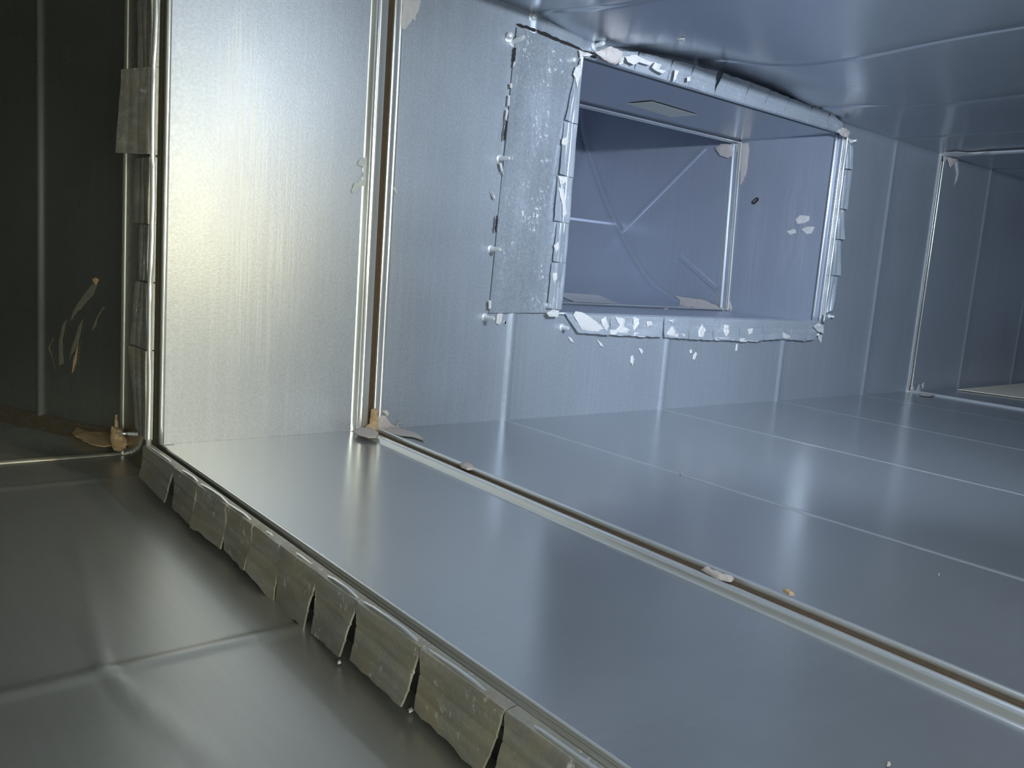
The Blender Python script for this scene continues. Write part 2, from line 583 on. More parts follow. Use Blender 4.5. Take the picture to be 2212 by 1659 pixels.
def tab(parent, P0, P1, out, n, L0, L1, mat, curl=0.0, w0=0.0, w1=0.0, nm='tab', lift=(0, 0), seed=0, thick=.0014, lip=.004):
    """one bent tab: fold line P0-P1, running out along `out`, facing n; w0,w1 taper the two cut edges"""
    P0, P1, out, n = Vector(P0), Vector(P1), Vector(out).normalized(), Vector(n).normalized()
    e = (P1 - P0)
    W = e.length
    e.normalize()
    mb = MB()
    ts = [-.10, -.06, 0, .06, .15, .3, .36, .40, .44, .55, .66, .70, .74, .9, 1.0]
    r_ = random.Random(seed)
    jag = [r_.uniform(-.02, .03) for _ in range(9)]

    def fn(s, t):
        L = L0 + (L1 - L0) * s
        a = w0 * max(t, 0)
        b = w1 * max(t, 0)
        p = P0 + e * (a + (W - a - b) * s)
        tt = t * (1 + jag[min(8, int(s * 8.99))] * (1 if t == 1.0 else 0))
        if t < 0:
            h = -lip * (t / .10) ** 2 * 1.3
            return p + out * (L * t * .35) + n * h
        lf = (lift[0] + (lift[1] - lift[0]) * s) * t
        h = .0016 * math.exp(-((t - .05) / .10) ** 2) + curl * t * t + lf + .0005 * math.sin(7 * t + 5 * s + seed) - .0007 * bead(t - .40, .04) - .0005 * bead(t - .70, .04)
        return p + out * (L * tt) + n * h

    mb.grid(fn, lin(0, 1, 9), ts)
    o = mb.build(nm, mat, parent, thick=thick)
    return o


collar = empty('duct_collar', (CX, 0, 0))
tag(collar, 'notched metal collar edging the large duct mouth, tabs bent down to the main floor', 'duct collar')
TOPS = [(338, 965), (380, 1008), (432, 1045), (495, 1093), (553, 1133), (610, 1182), (690, 1240), (778, 1302), (915, 1400), (1100, 1520)]
GAPS = [0, .0025, .002, .002, .0012, .0012, .0065, .005, .003, .009]
ys = [at(u, v, 0, CX).y for u, v in TOPS] + [-.72, -.83, -.94, -1.04]
GAPS += [.003, .003, .002, 0]
ys[0] = .004
BOTL = [.037, .041, .040, .0395, .039, .046, .044, .040, .039, .040, .041, .041, .04, .04]
for i in range(len(ys) - 1):
    y0, y1 = ys[i], ys[i + 1]
    # dark near side of each cut is left open like a wedge
    tab(collar, (CX, y0 - (.0006 if i else 0), -.001), (CX, y1 + .0006, -.001), (-.004, 0.16, -1) if i else (-.03, .35, -1), (-1, 0, .12), BOTL[i], BOTL[i + 1], M_TABD,
        curl=.002 * rnd.uniform(-.5, 1), w0=GAPS[i] * .5, w1=GAPS[i + 1] * .5, seed=i, lift=[(.001, .004), (.0, .005), (.004, .001), (.001, .005), (.004, .0), (.0, .004), (.002, .008), (.001, .006), (.0, .005), (.004, .007)][i % 10])
# left side tabs: (z top, z bottom, length top, length bottom, lift)
LT = [(.62, .452, .045, .045, (.001, .002)), (.452, .383, .046, .034, (.001, .002)), (.383, .298, .045, .048, (.016, .019)), (.296, .229, .042, .041, (.002, .003)),
      (.229, .171, .028, .024, (.0, .002)), (.170, .101, .036, .045, (.001, .004)), (.100, .006, .053, .034, (.003, .0))]
for i, (za, zb, la, lb, lf) in enumerate(LT):
    tab(collar, (CX, .002, za), (CX, .002, zb + .0006), (0, 1, 0), (-1, 0, 0), la, lb, M_TABD, lift=lf, curl=.001, w0=.0005, w1=.001 if i < 6 else .006, seed=20 + i)
# folded rim beads
m = MB()
pts = []
for k in range(60):
    y = .0 - 1.04 * k / 59
    j = min(abs(y - q) for q in ys)
    pts.append((CX + .001, y, -.0005 - .0024 * max(0, 1 - j / .02) + .0008 * math.sin(y * 23)))
m.tube(pts, .0026, 8)
m.build('rim_bead', M_BEAD, collar)
m = MB()
pts = []
cut = [a[0] for a in LT[1:]]
for k in range(70):
    z = .0 + .60 * k / 69
    j = min(abs(z - q) for q in cut)
    pts.append((CX + .001 + .0008 * math.sin(z * 31), -.0005 + .0016 * max(0, 1 - j / .012) + .0009 * math.sin(z * 26), z))
m.tube(pts, .0030, 8)
m.build('rim_bead', M_BEAD, collar)
m = MB()
m.box((CX + .002, -1.09, -.013), (.003, .006, -.012))
m.box((CX + .002, .011, -.013), (.003, .012, .60))
m.build('gasket', M_GAP, collar, smooth=False)
# the bluish duct's own first flange
m = MB()
m.tube([(.0025, -1.08 + k * .027, -.0008) for k in range(41)], .0022, 8)
m.box((.0005, -1.08, -.012), (.0015, 0, -.001))
m.tube([(.0025, .0012, .0 + k * .02) for k in range(28)], .0024, 8)
m.box((.0005, .0, 0), (.0015, .011, .545))
mo = m.build('trim_5', M_BEAD)
tag(mo, kind='structure')

m = MB()
m.box((.0045, -.0013, .001), (.0160, .0, .535))
tag(m.build('trim_6', M_WALL, smooth=False), kind='structure')

# ------------------------------------------------------------------ branch duct through the opening
YB = 0.236
br = empty('branch_duct', (XL, 0, ZB))
tag(br, 'short rectangular branch duct set into an opening in the bluish wall', 'branch duct')


def panel(name, fn, us, vs, mat, parent, flip=False, thick=None, label=None):
    mb = MB()
    mb.grid(fn, us, vs, flip=flip)
    o = mb.build(name, mat, parent, thick=thick)
    if label: o['label'] = label
    return o


panel('side_panel', lambda y, z: Vector((XR + .0012 * wob(y, z, 4, 1), y, z)), lin(0, YB, 20), lin(ZB, ZT, 20), M_BRANCH, br, flip=True)
panel('side_panel', lambda y, z: Vector((XL, y, z)), lin(0, YB, 6), lin(ZB, ZT, 6), M_BRANCH, br)
panel('top_panel', lambda x, y: Vector((x, y, ZT + .0003 * wob(x, y, 4, 2))), lin(XL, XR, 20), lin(0, YB, 20), M_CEIL, br, flip=True)
panel('bottom_panel', lambda x, y: Vector((x, y, ZB)), lin(XL, XR, 10), lin(0, YB, 10), M_BRANCH, br)
joint('branch_joint', None, [(XL, YB, ZB), (XR, YB - .002, ZB), (XR, YB + .012, ZT), (XL, YB + .03, ZT), (XL, YB, ZB)],
      [(0, 0, 1), (-1, 0, 0), (0, 0, -1), (1, 0, 0)], (0, 1, 0), prof=([(d, h * 1.25) for d, h in FL[2:]], GK, [(d, h) for d, h in FR]), sc_=.85, parent=br,
      mats=(M_BEAD, M_BRANCH, M_BEAD))
# rolled front rim on the right side and the top
m = MB()
m.tube([(XR - .0015, -.0005, ZB + k * (ZT - ZB) / 24) for k in range(25)], .0030, 8)
m.tube([(XR - .0045 + .0, .012, ZB + k * (ZT - ZB) / 24) for k in range(25)], .0026, 8)
m.build('rim_bead', M_BEAD, br)
m = MB()
m.tube([(XL + k * (XR - XL) / 30, -.0005, ZT - .001) for k in range(31)], .0022, 8)
m.tube([(XL + k * (XR - XL) / 30, .010, ZT - .0015) for k in range(31)], .0018, 8)
m.build('rim_bead', M_CEIL, br)
m = MB()
m.tube([(XL + k * (XR - XL) / 30, .0005, ZB + .0005) for k in range(31)], .002, 8)
m.build('rim_bead', M_BRANCH, br)

# ------------------------------------------------------------------ elbow behind the branch
HEEL = [(YB + .004, ZB), (.30, .1522), (.351, .157), (.40, .170), (.456, .199), (.51, .248), (.561, .305), (.617, .372), (.66, .437), (.711, .520), (.74, .58), (.76, .66), (.765, .80)]


def spline(P, n):
    out = []
    for i in range(len(P) - 1):
        p0, p1, p2, p3 = P[max(i - 1, 0)], P[i], P[i + 1], P[min(i + 2, len(P) - 1)]
        for k in range(n):
            t = k / n
            out.append(tuple(.5 * ((2 * p1[d]) + (-p0[d] + p2[d]) * t + (2 * p0[d] - 5 * p1[d] + 4 * p2[d] - p3[d]) * t * t + (-p0[d] + 3 * p1[d] - 3 * p2[d] + p3[d]) * t ** 3) for d in (0, 1)))
    out.append(P[-1])
    return out


HP = spline(HEEL, 6)
el = empty('duct_elbow', (XL, YB + .02, ZB))
tag(el, 'bluish duct elbow curving upward behind the branch opening', 'duct elbow')
m = MB()
m.grid(lambda x, i: Vector((x, HP[int(i)][0], HP[int(i)][1])), lin(XL, XR, 12), list(range(len(HP))))
m.build('heel_panel', M_BRANCH, el)
for nm, X, fl in (('cheek_panel', XR, True), ('cheek_panel', XL, False)):
    m = MB()
    n = len(HP)
    V = [(X + (.001 * wob(y, z, 5, 2) if X == XR else 0), y, z) for y, z in HP] + [(X, YB + .004 + (.012 * max(0, (z - ZB))), max(z, ZB)) for y, z in HP]
    # fill between the heel profile and the throat edge, row by row
    rows = 8
    V, fs = [], []
    for (y, z) in HP:
        y0 = YB + .004
        for k in range(rows + 1):
            t = k / rows
            yy = y + (y0 - y) * t
            V.append((X, yy, z + (0)))
    for i in range(n - 1):
        for k in range(rows):
            q = (i * (rows + 1) + k, (i + 1) * (rows + 1) + k, (i + 1) * (rows + 1) + k + 1, i * (rows + 1) + k + 1)
            fs.append(q if fl else q[::-1])
    m.add(V, fs)
    m.build(nm, M_BRANCH, el)
m = MB()
m.grid(lambda x, z: Vector((x, YB + .004, z)), lin(XL, XR, 6), lin(ZT, .80, 6), flip=True)
m.build('throat_panel', M_BRANCH, el)
m = MB()
m.box((XL, YB, .80), (XR, .78, .802))
m.build('end_panel', M_BRANCH, el, smooth=False)


def strip_cheek(a, b, w, h, name='crease'):
    """raised flat crease across the right cheek between two (y,z) points"""
    a, b = Vector((XR, *a)), Vector((XR, *b))
    t = (b - a).normalized()
    s = Vector((1, 0, 0)).cross(t)
    mb = MB()
    prof = [(-w, 0), (-w * .6, h), (w * .6, h), (w, 0)]
    mb.grid(lambda u, i: a.lerp(b, u) + s * prof[int(i)][0] + Vector((-prof[int(i)][1], 0, 0)), lin(0, 1, 4), [0, 1, 2, 3])
    return mb.build(name, M_BRANCH, el, auto=25)


def yz(u, v): return at(u, v, 0, XR).yz


strip_cheek(yz(1342, 503), yz(1525, 318), .006, .0035)
strip_cheek(yz(1470, 555), yz(1548, 624), .007, .0030)
m = MB()
prof = [(0, 0), (.0, .004), (.004, .006), (.009, .006), (.013, .0015), (.02, 0)]


def arc(i, j):
    i = int(i)
    y, z = HP[i]
    y2, z2 = HP[min(i + 1, len(HP) - 1)]
    if i == len(HP) - 1: y2, z2 = 2 * y - HP[i - 1][0], 2 * z - HP[i - 1][1]
    t = Vector((0, y2 - y, z2 - z)).normalized()
    n = Vector((0, -t.z, t.y))
    d, h = prof[int(j)]
    return Vector((XR - h, y, z)) + n * d


m.grid(arc, list(range(3, len(HP))), list(range(len(prof))))
m.build('seam', M_BRANCH, el, auto=40)
ci = min(range(len(HP)), key=lambda i: abs(HP[i][1] - .334))
y0, z0 = HP[ci]
t = Vector((0, HP[ci + 1][0] - y0, HP[ci + 1][1] - z0)).normalized()
nn = Vector((0, -t.z, t.y))
m = MB()
prof2 = [(-.010, 0), (-.006, .004), (.006, .004), (.010, 0)]
m.grid(lambda x, j: Vector((x, y0, z0)) + t * prof2[int(j)][0] + nn * prof2[int(j)][1], lin(XL, XR - .004, 4), [0, 1, 2, 3])
m.build('crease', M_BRANCH, el, auto=25)

# ------------------------------------------------------------------ notched collar round the branch opening
oc = empty('opening_collar', (XL, -.003, ZB))
tag(oc, 'scuffed notched metal collar framing the branch opening in the bluish wall', 'duct collar')
WN = (0, -1, 0)
LZ = [.509, .417, .344, .2805, .2245, .158]
LLEN = [(.012, .027), (.026, .029), (.030, .032), (.024, .028), (.028, .031)]
for i in range(5):
    tab(oc, (XL + .001, -.003, LZ[i]), (XL + .001, -.003, LZ[i + 1] + .0006), (-1, 0, 0), WN, *LLEN[i], M_TAB, lift=(.004, .007), w1=.0012, w0=.0006 if i else .02, seed=40 + i)
BX = [.562, .6541, .7075, .7764, .8405, .9044, .9787, 1.0476, 1.1111, 1.1876, 1.2380]
BL = [.022, .028, .029, .031, .034, .035, .036, .035, .032, .036, .032]
BG = [.026, .0018, .0018, .007, .0018, .002, .002, .002, .0018, .004, .018]
for i in range(10):
    tab(oc, (BX[i] + .0004, -.003, ZB - .001), (BX[i + 1] - .0004, -.003, ZB - .001), (0, 0, -1), WN, BL[i] if i else .026, BL[i + 1], M_TAB,
        w0=BG[i] if i == 0 else BG[i] * .5, w1=BG[i + 1] * (.5 if i < 9 else 1), seed=60 + i, lift=(.003, .004))
TX = [.575, .6533, .7253, .7738, .8395, .9165, .9721, 1.0311, 1.1035, 1.1641, 1.2330]
TL = [.014, .026, .030, .032, .034, .034, .032, .030, .028, .028, .016]
TG = [.008, .003, .002, .002, .016, .0018, .0018, .002, .0022, .003, .02]
for i in range(10):
    tab(oc, (TX[i] + .0004, -.006, ZT - .002), (TX[i + 1] - .0004, -.006, ZT - .002), (0, -.38, 1), WN, TL[i], TL[i + 1], M_TAB,
        w0=TG[i] * (.25 if i else 1), w1=TG[i + 1] * (.75 if i < 9 else 1), seed=80 + i)
RZ = [.500, .446, .3705, .3127, .243, .165]
RL = [(.020, .026), (.028, .026), (.019, .030), (.022, .032), (.028, .020)]
for i in range(5):
    tab(oc, (XR + .003, -.003, RZ[i]), (XR + .003, -.003, RZ[i + 1] + .0008), (1, 0, 0), WN, *RL[i], M_TAB, w0=.0006 if i else .01, w1=.001 if i < 4 else .012, seed=100 + i,
        lift=(.005, .008))
m = MB()
m.tube([(XR + .004 + .0006 * math.sin(k * .9), -.006, ZB + k * (ZT - ZB) / 40) for k in range(41)], .0028, 8)
m.build('rim_bead', M_BEAD, oc)

# ------------------------------------------------------------------ patch plate left of the opening
pp = empty('patch_plate', (.44, -.003, .152))
tag(pp, 'scuffed sheet metal patch riveted to the wall left of the branch opening', 'metal plate')
m = MB()
PL = [at(1117, 58, 1, -.004), at(1249, 108, 1, -.004), at(1207, 675, 1, -.004), at(1058, 676, 1, -.004)]


def plate(u, v):
    a = PL[0].lerp(PL[1], u)
    b = PL[3].lerp(PL[2], u)
    p = a.lerp(b, v)
    p.y -= .0012 * wob(u, v, 3, 1) + .0015 * u
    return p


m.grid(plate, lin(0, 1, 14), lin(0, 1, 30))
m.build('plate', M_PLATE, pp, thick=-.0015)
m = MB()


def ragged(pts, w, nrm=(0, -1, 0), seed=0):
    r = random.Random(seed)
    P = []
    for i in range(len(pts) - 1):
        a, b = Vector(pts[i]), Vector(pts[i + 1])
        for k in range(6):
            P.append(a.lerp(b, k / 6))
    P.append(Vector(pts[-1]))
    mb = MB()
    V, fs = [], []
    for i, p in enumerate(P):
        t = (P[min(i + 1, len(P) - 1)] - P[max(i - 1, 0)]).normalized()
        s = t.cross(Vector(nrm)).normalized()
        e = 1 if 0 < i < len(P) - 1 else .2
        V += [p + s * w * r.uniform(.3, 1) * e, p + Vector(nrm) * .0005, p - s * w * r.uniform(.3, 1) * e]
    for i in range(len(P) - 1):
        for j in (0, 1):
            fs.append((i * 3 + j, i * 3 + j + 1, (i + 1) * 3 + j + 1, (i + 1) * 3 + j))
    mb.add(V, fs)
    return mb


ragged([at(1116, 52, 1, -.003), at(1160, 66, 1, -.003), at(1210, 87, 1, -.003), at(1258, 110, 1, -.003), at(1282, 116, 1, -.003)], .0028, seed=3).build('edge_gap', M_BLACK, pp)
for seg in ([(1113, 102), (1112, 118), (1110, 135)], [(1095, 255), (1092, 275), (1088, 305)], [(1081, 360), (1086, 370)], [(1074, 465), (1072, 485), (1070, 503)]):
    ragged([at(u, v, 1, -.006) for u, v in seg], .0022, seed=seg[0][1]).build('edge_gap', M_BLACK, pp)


# ------------------------------------------------------------------ sealant smears
def seg_dist(p, poly):
    best = 1e9
    for i in range(len(poly)):
        a, b = poly[i], poly[(i + 1) % len(poly)]
        d = b - a
        L = d.length_squared
        t = 0 if L == 0 else max(0, min(1, (p - a).dot(d) / L))
        best = min(best, (p - (a + d * t)).length)
    return best


def smear(name, pts, label, mat, thick=.0015, group=None, seed=0, cat='sealant smear', ridges=0.0, n=None, rag=0.20):
    """a dab of sealant: outline points on any plane, lumpy raised top with brushed ridges"""
    P = [Vector(p) for p in pts]
    r = random.Random(seed)
    c = sum(P, Vector()) / len(P)
    if n is None:
        n = Vector()
        for i in range(len(P)):
            n += (P[i] - c).cross(P[(i + 1) % len(P)] - c)
        n.normalize()
        if n.dot(Vector(CAM) - c) < 0: n = -n
    far = max(P, key=lambda p: (p - c).length)
    ex = (far - c)
    ex = (ex - n * ex.dot(n)).normalized()
    ey = n.cross(ex)
    size = max((p - q).length for p in P for q in P)
    Q = [Vector(((p - c).dot(ex), (p - c).dot(ey))) for p in P]
    out = []
    for i in range(len(Q)):
        a, b = Q[i], Q[(i + 1) % len(Q)]
        k = max(2, min(7, int((b - a).length / (size * .07))))
        for q in range(k):
            p = a.lerp(b, q / k)
            if q: p = p + Vector((r.uniform(-1, 1), r.uniform(-1, 1))) * rag * .5 * (b - a).length / k * 1.6
            out.append(p)
    step = size / 13
    pts2 = list(out)
    x = -size
    while x < size:
        y = -size
        while y < size:
            p = Vector((x + r.uniform(-.3, .3) * step, y + r.uniform(-.3, .3) * step))
            if seg_dist(p, out) > step * .45: pts2.append(p)
            y += step
        x += step
    V2, E2, F2, *_ = delaunay_2d_cdt(pts2, [], [list(range(len(out)))], 1, 1e-7)
    V, fs = [], []
    for p in V2:
        p = Vector(p)
        d = min(1.0, seg_dist(p, out) / (step * .8))
        h = thick * (.35 + .65 * d) * r.uniform(.7, 1.25) * (1 + ridges * math.sin(p.y / size * 38 + seed))
        V.append(c + ex * p.x + ey * p.y + n * h)
    fs = [tuple(f) for f in F2]
    N = len(V)
    # side skirt down to the surface
    from collections import Counter
    ec = Counter()
    for f in fs:
        for i in range(len(f)): ec[(f[i], f[(i + 1) % len(f)])] += 1
    rim = [e for e in ec if (e[1], e[0]) not in ec]
    base = {}
    for a, b in rim:
        for q in (a, b):
            if q not in base:
                base[q] = len(V)
                V.append(c + (V[q] - c) - n * ((V[q] - c).dot(n)))
        fs.append((b, a, base[a], base[b]))
    mb = MB()
    mb.add(V, fs)
    o = mb.build(name, mat, origin=c, auto=60)
    return tag(o, label, cat, group)


def px(pts, ax, val): return [at(u, v, ax, val) for u, v in pts]


W = -.0013
G1 = 'sealant smears on the duct joints'
# first joint, lower corner: three dabs on joint, wall and floor
smear('sealant_smear', px([(763, 932), (775, 925), (800, 924), (818, 935), (812, 946), (795, 946), (775, 941)], 2, .005), 'flat sealant dab on the floor at the left foot of the nearer joint', M_MASTIC, .002, G1, 1)
smear('sealant_smear', px([(802, 884), (815, 883), (815, 900), (813, 930), (800, 935), (786, 925), (798, 915)], 1, -.006), 'thick sealant lump filling the bottom corner of the nearer upright joint', M_MASTICT, .006, G1, 2)
smear('sealant_smear', px([(814, 930), (816, 905), (825, 897), (834, 898), (842, 912), (850, 919), (858, 918), (862, 924), (840, 927)], 1, W),
      'sealant wipe on the wall foot just right of nearer joint', M_MASTIC, .0012, G1, 3, ridges=.4)
smear('sealant_smear', px([(816, 928), (845, 925), (866, 925), (885, 932), (898, 935), (912, 945), (918, 953), (905, 949), (890, 944), (868, 942), (845, 936), (826, 931)], 2, .0015),
      'long sealant wipe trailing right across the floor from the nearer joint', M_MASTIC, .0012, G1, 103, ridges=.4)
smear('sealant_smear', px([(824, 887), (836, 886), (841, 893), (838, 900), (832, 895)], 1, W), 'small pale sealant fleck just above the long wipe beside the nearer joint', M_MASTICW, .001, G1, 4)
m = MB()
loop = [at(853 + 8.5 * math.cos(a) + 12, 920 + 7 * math.sin(a), 1, -.003) for a in lin(0.3, 5.6, 18)]
m.tube(loop, .0007, 6)
tag(m.build('sealant_string', M_MASTIC, origin=loop[0]), 'thin curled loop of sealant beside the long wipe', 'sealant smear', G1)
smear('sealant_smear', px([(870, 0), (909, 0), (904, 22), (896, 46), (891, 40), (885, 50), (878, 62), (870, 64), (866, 52), (869, 25)], 1, W), 'broad brushed sealant streak at the top of the nearer joint', M_MASTICW, .0012, G1, 5, ridges=.5)
smear('sealant_smear', px([(779, 343), (796, 338), (797, 372), (795, 398), (784, 402), (762, 417), (758, 412), (765, 396), (784, 388), (785, 362), (772, 355)], 1, W), 'faint scuffed sealant patch left of the nearer upright joint', M_SCUFF, .0003, G1, 6)
smear('sealant_smear', px([(848, 405), (853, 404), (860, 418), (856, 420)], 1, W), 'tiny sealant fleck just right of the nearer upright joint', M_MASTICW, .0008, G1, 7)
# on the floor run of the first joint
smear('sealant_lump', px([(992, 1004), (1005, 999), (1022, 1006), (1024, 1014), (1010, 1016), (996, 1010)], 2, .005), 'small beige sealant lump on the floor joint near its far end', M_MASTIC, .0025, G1, 8)
smear('sealant_lump', px([(1515, 1232), (1524, 1229), (1560, 1243), (1585, 1252), (1578, 1258), (1550, 1252)], 2, .004), 'yellowish sealant lump sitting halfway along the floor joint', M_MASTIC, .003, G1, 9)
smear('sealant_lump', px([(1690, 1277), (1702, 1276), (1717, 1287), (1705, 1287)], 2, .005), 'thin tan sealant lump on the far lip of floor joint, nearest the camera', M_MASTICT, .002, G1, 10)
# far joint corners
smear('sealant_smear', px([(2036, 332), (2060, 331), (2077, 336), (2064, 350), (2052, 362), (2045, 342), (2039, 350)], 1, -.004), 'sealant wedge at the top corner of the far joint', M_MASTIC, .004, G1, 11)
smear('sealant_smear', px([(2062, 352), (2068, 348), (2071, 368), (2068, 388), (2061, 400), (2066, 378)], 1, W), 'curved sealant drip hanging under the top corner of far joint', M_MASTICW, .001, G1, 12)
smear('sealant_smear', px([(2038, 330), (2065, 328), (2110, 331), (2150, 326), (2110, 335), (2065, 336)], 2, .525), 'white sealant streak along the ceiling at the far joint', M_MASTICW, .0012, G1, 13)
smear('sealant_smear', px([(1966, 838), (1972, 832), (1978, 846), (1985, 830), (1988, 845), (1994, 848), (1985, 853), (1968, 851)], 1, -.003), 'sealant blob at the foot of the far joint', M_MASTIC, .003, G1, 14, ridges=.4)
smear('sealant_smear', px([(1985, 848), (2005, 851), (2025, 852), (2010, 856), (1990, 854)], 2, .003), 'flat sealant streak running right along the floor from the far joint', M_MASTIC, .0012, G1, 15)
smear('sealant_smear', px([(1991, 830), (1996, 826), (1996, 836), (1992, 840)], 1, W), 'tiny oval sealant dab just above the foot of far joint', M_MASTICW, .001, G1, 16)
# main duct corner, warm light put into the sealant colour
smear('sealant_smear', px([(156, 936), (165, 925), (185, 932), (215, 936), (240, 935), (246, 962), (225, 966), (195, 960), (163, 944)], 2, ZM + .010), 'orange-brown sealant wipe across the dark corner at far left', M_MASTICT, .004, G1, 17)
smear('sealant_lump', px([(240, 920), (262, 925), (274, 945), (275, 962), (262, 974), (245, 972), (238, 950)], 1, YJ - .012), 'round orange-brown sealant lump closing the dark floor corner', M_MASTICT, .009, G1, 18)
smear('sealant_smear', px([(248, 897), (254, 895), (256, 930), (247, 930)], 1, YJ - .010), 'narrow orange-brown sealant run above the dark corner lump', M_MASTICT, .002, G1, 19)
# faint strokes on the dark slanted wall


def on_slant(u, v):
    q = np.array([(u - 1106.0) / F, (v - 829.5) / F, 1.0])
    r = RC.T @ q
    nv = np.array(nw)
    t = ((np.array(A) - CAM) @ nv + .0012) / (r @ nv)
    return Vector((CAM + t * r).tolist())


M_FAINT = matte('thin_dried_sealant', (0.22, 0.21, 0.165), 0.5, 0.2, 80, 0.2)
for k, (pts, lab) in enumerate([
    ([(199, 603), (207, 599), (214, 604), (208, 616), (203, 612)], 'small pale sealant dot at top of the dark wall strokes'),
    ([(196, 617), (212, 612), (203, 635), (180, 662), (152, 692), (160, 668), (178, 640)], 'longest faint curved brush stroke on the dark wall'),
    ([(224, 662), (227, 663), (213, 684), (207, 705), (198, 715), (211, 680)], 'short slanting brush stroke right of the dark wall group'),
    ([(180, 688), (174, 725), (161, 760), (149, 776), (158, 742), (170, 705)], 'middle narrow brush stroke low on the dark wall'),
    ([(170, 740), (164, 785), (156, 807), (158, 780)], 'thin bright brush stroke lowest on the dark wall'),
    ([(116, 728), (108, 750), (116, 780), (122, 800), (112, 770), (104, 752)], 'left curved brush stroke near the dark wall crease'),
    ([(145, 690), (136, 735), (138, 785), (128, 790), (128, 740), (134, 705)], 'wide faint brush stroke in middle of the dark wall')]):
    smear('brush_stroke', [on_slant(u, v) for u, v in pts], lab, M_FAINT if k not in (0, 4) else M_MASTICT, .0008, 'sealant strokes on the dark wall', 30 + k)
# branch duct
G2 = 'sealant smears in the branch duct'
smear('sealant_smear', px([(1588, 311), (1617, 309), (1619, 325), (1615, 350), (1612, 375), (1602, 396), (1598, 400), (1600, 375), (1597, 350), (1593, 330)], 0, XR - .0018), 'tapering pinkish sealant wipe below the upper right branch corner', M_MASTIC, .0015, G2, 41, ridges=.4)
smear('sealant_smear', px([(1545, 320), (1560, 310), (1582, 312), (1584, 335), (1572, 341), (1555, 336)], 0, XR - .006), 'rounded pinkish sealant dab inside the upper right branch corner', M_MASTIC, .002, G2, 42, ridges=.3)
smear('sealant_smear', px([(1456, 639), (1475, 642), (1520, 648), (1545, 658), (1557, 670), (1530, 672), (1490, 663), (1467, 660), (1470, 650)], 0, XR - .0080), 'wide pinkish sealant patch at the lower right of the elbow', M_MASTIC, .0015, G2, 43)
smear('sealant_lump', px([(1550, 670), (1562, 664), (1567, 675), (1558, 681), (1546, 678)], 0, XR - .007), 'sealant lump at the lower right branch joint corner', M_MASTIC, .004, G2, 44)
smear('sealant_smear', px([(1570, 648), (1577, 650), (1582, 665), (1579, 673), (1573, 667)], 0, XR - .0018), 'crescent sealant dab right of the lower branch corner', M_MASTIC, .001, G2, 45)
smear('sealant_smear', px([(1718, 474), (1727, 465), (1748, 466), (1748, 476), (1738, 482), (1722, 484)], 0, XR - .0018), 'upper pale sealant patch on the branch side panel', M_MASTICW, .0008, G2, 46)
smear('sealant_smear', px([(1730, 495), (1745, 489), (1760, 490), (1752, 504), (1742, 506)], 0, XR - .0018), 'lower pale sealant patch on the branch side panel', M_MASTICW, .0008, G2, 47)
smear('sealant_smear', px([(1699, 500), (1716, 494), (1720, 503), (1706, 507)], 0, XR - .0018), 'small thin sealant scuff left of the two pale branch patches', M_MASTICW, .0004, G2, 48)
smear('sealant_lump', px([(1425, 668), (1440, 666), (1452, 670), (1445, 674), (1430, 673)], 1, YB - .015), 'small sealant lump on the bottom branch joint', M_MASTIC, .002, G2, 49)
# opening collar
G3 = 'sealant on the branch opening collar'
OY = -.009
smear('sealant_smear', px([(1284, 112), (1318, 100), (1345, 112), (1342, 128), (1330, 140), (1305, 130)], 1, -.020), 'thick pinkish sealant on the first top tab of the opening collar', M_MASTIC, .003, G3, 60, ridges=.5)
smear('sealant_smear', px([(1250, 108), (1262, 112), (1282, 118), (1272, 122), (1258, 121), (1254, 132)], 1, -.010), 'curled sealant strand at the upper left opening corner', M_MASTICW, .003, G3, 61, ridges=.4)
for k, (pts, lab) in enumerate([
    ([(1350, 122), (1372, 118), (1395, 130), (1412, 135), (1402, 141), (1380, 134), (1368, 140), (1356, 134)], 'lumpy white sealant across the second top collar tab'),
    ([(1340, 130), (1348, 118), (1346, 138), (1336, 140)], 'thin sealant ridge down the first top collar cut'),
    ([(1415, 134), (1428, 140), (1424, 150), (1440, 152), (1432, 160), (1415, 152), (1408, 146)], 'broken sealant dabs on third top collar tab'),
    ([(1458, 150), (1466, 152), (1460, 172), (1454, 176), (1456, 164)], 'bright sealant bead on a cut in the top collar'),
    ([(1484, 166), (1491, 165), (1490, 175), (1484, 176)], 'small square sealant dab on the fourth top collar tab')]):
    smear('sealant_dab', px(pts, 1, -.019), lab, M_MASTICW, .0016, G3, 62 + k, ridges=.5)
for k, (pts, lab) in enumerate([
    ([(1243, 145), (1254, 140), (1257, 158), (1251, 175), (1246, 190), (1243, 170), (1238, 160)], 'ragged sealant at the top of the left collar side'),
    ([(1214, 300), (1224, 296), (1230, 305), (1222, 315), (1213, 312)], 'scuffed sealant dab on second left collar tab'),
    ([(1206, 380), (1224, 382), (1222, 395), (1210, 400)], 'sealant patch at the top of third left collar tab'),
    ([(1206, 405), (1217, 408), (1221, 440), (1224, 462), (1216, 470), (1214, 440)], 'long sealant scuff down the third left collar tab'),
    ([(1196, 530), (1206, 522), (1208, 534), (1200, 548)], 'sealant scuff on the fourth left collar tab'),
    ([(1193, 590), (1203, 588), (1204, 602), (1196, 612)], 'sealant scuff on the lowest left collar tab'),
    ([(1180, 676), (1196, 668), (1207, 672), (1206, 684), (1186, 684)], 'ragged sealant under the lower left opening corner')]):
    smear('sealant_dab', px(pts, 1, -.0095), lab, M_MASTICW, .0012, G3, 70 + k, ridges=.5)
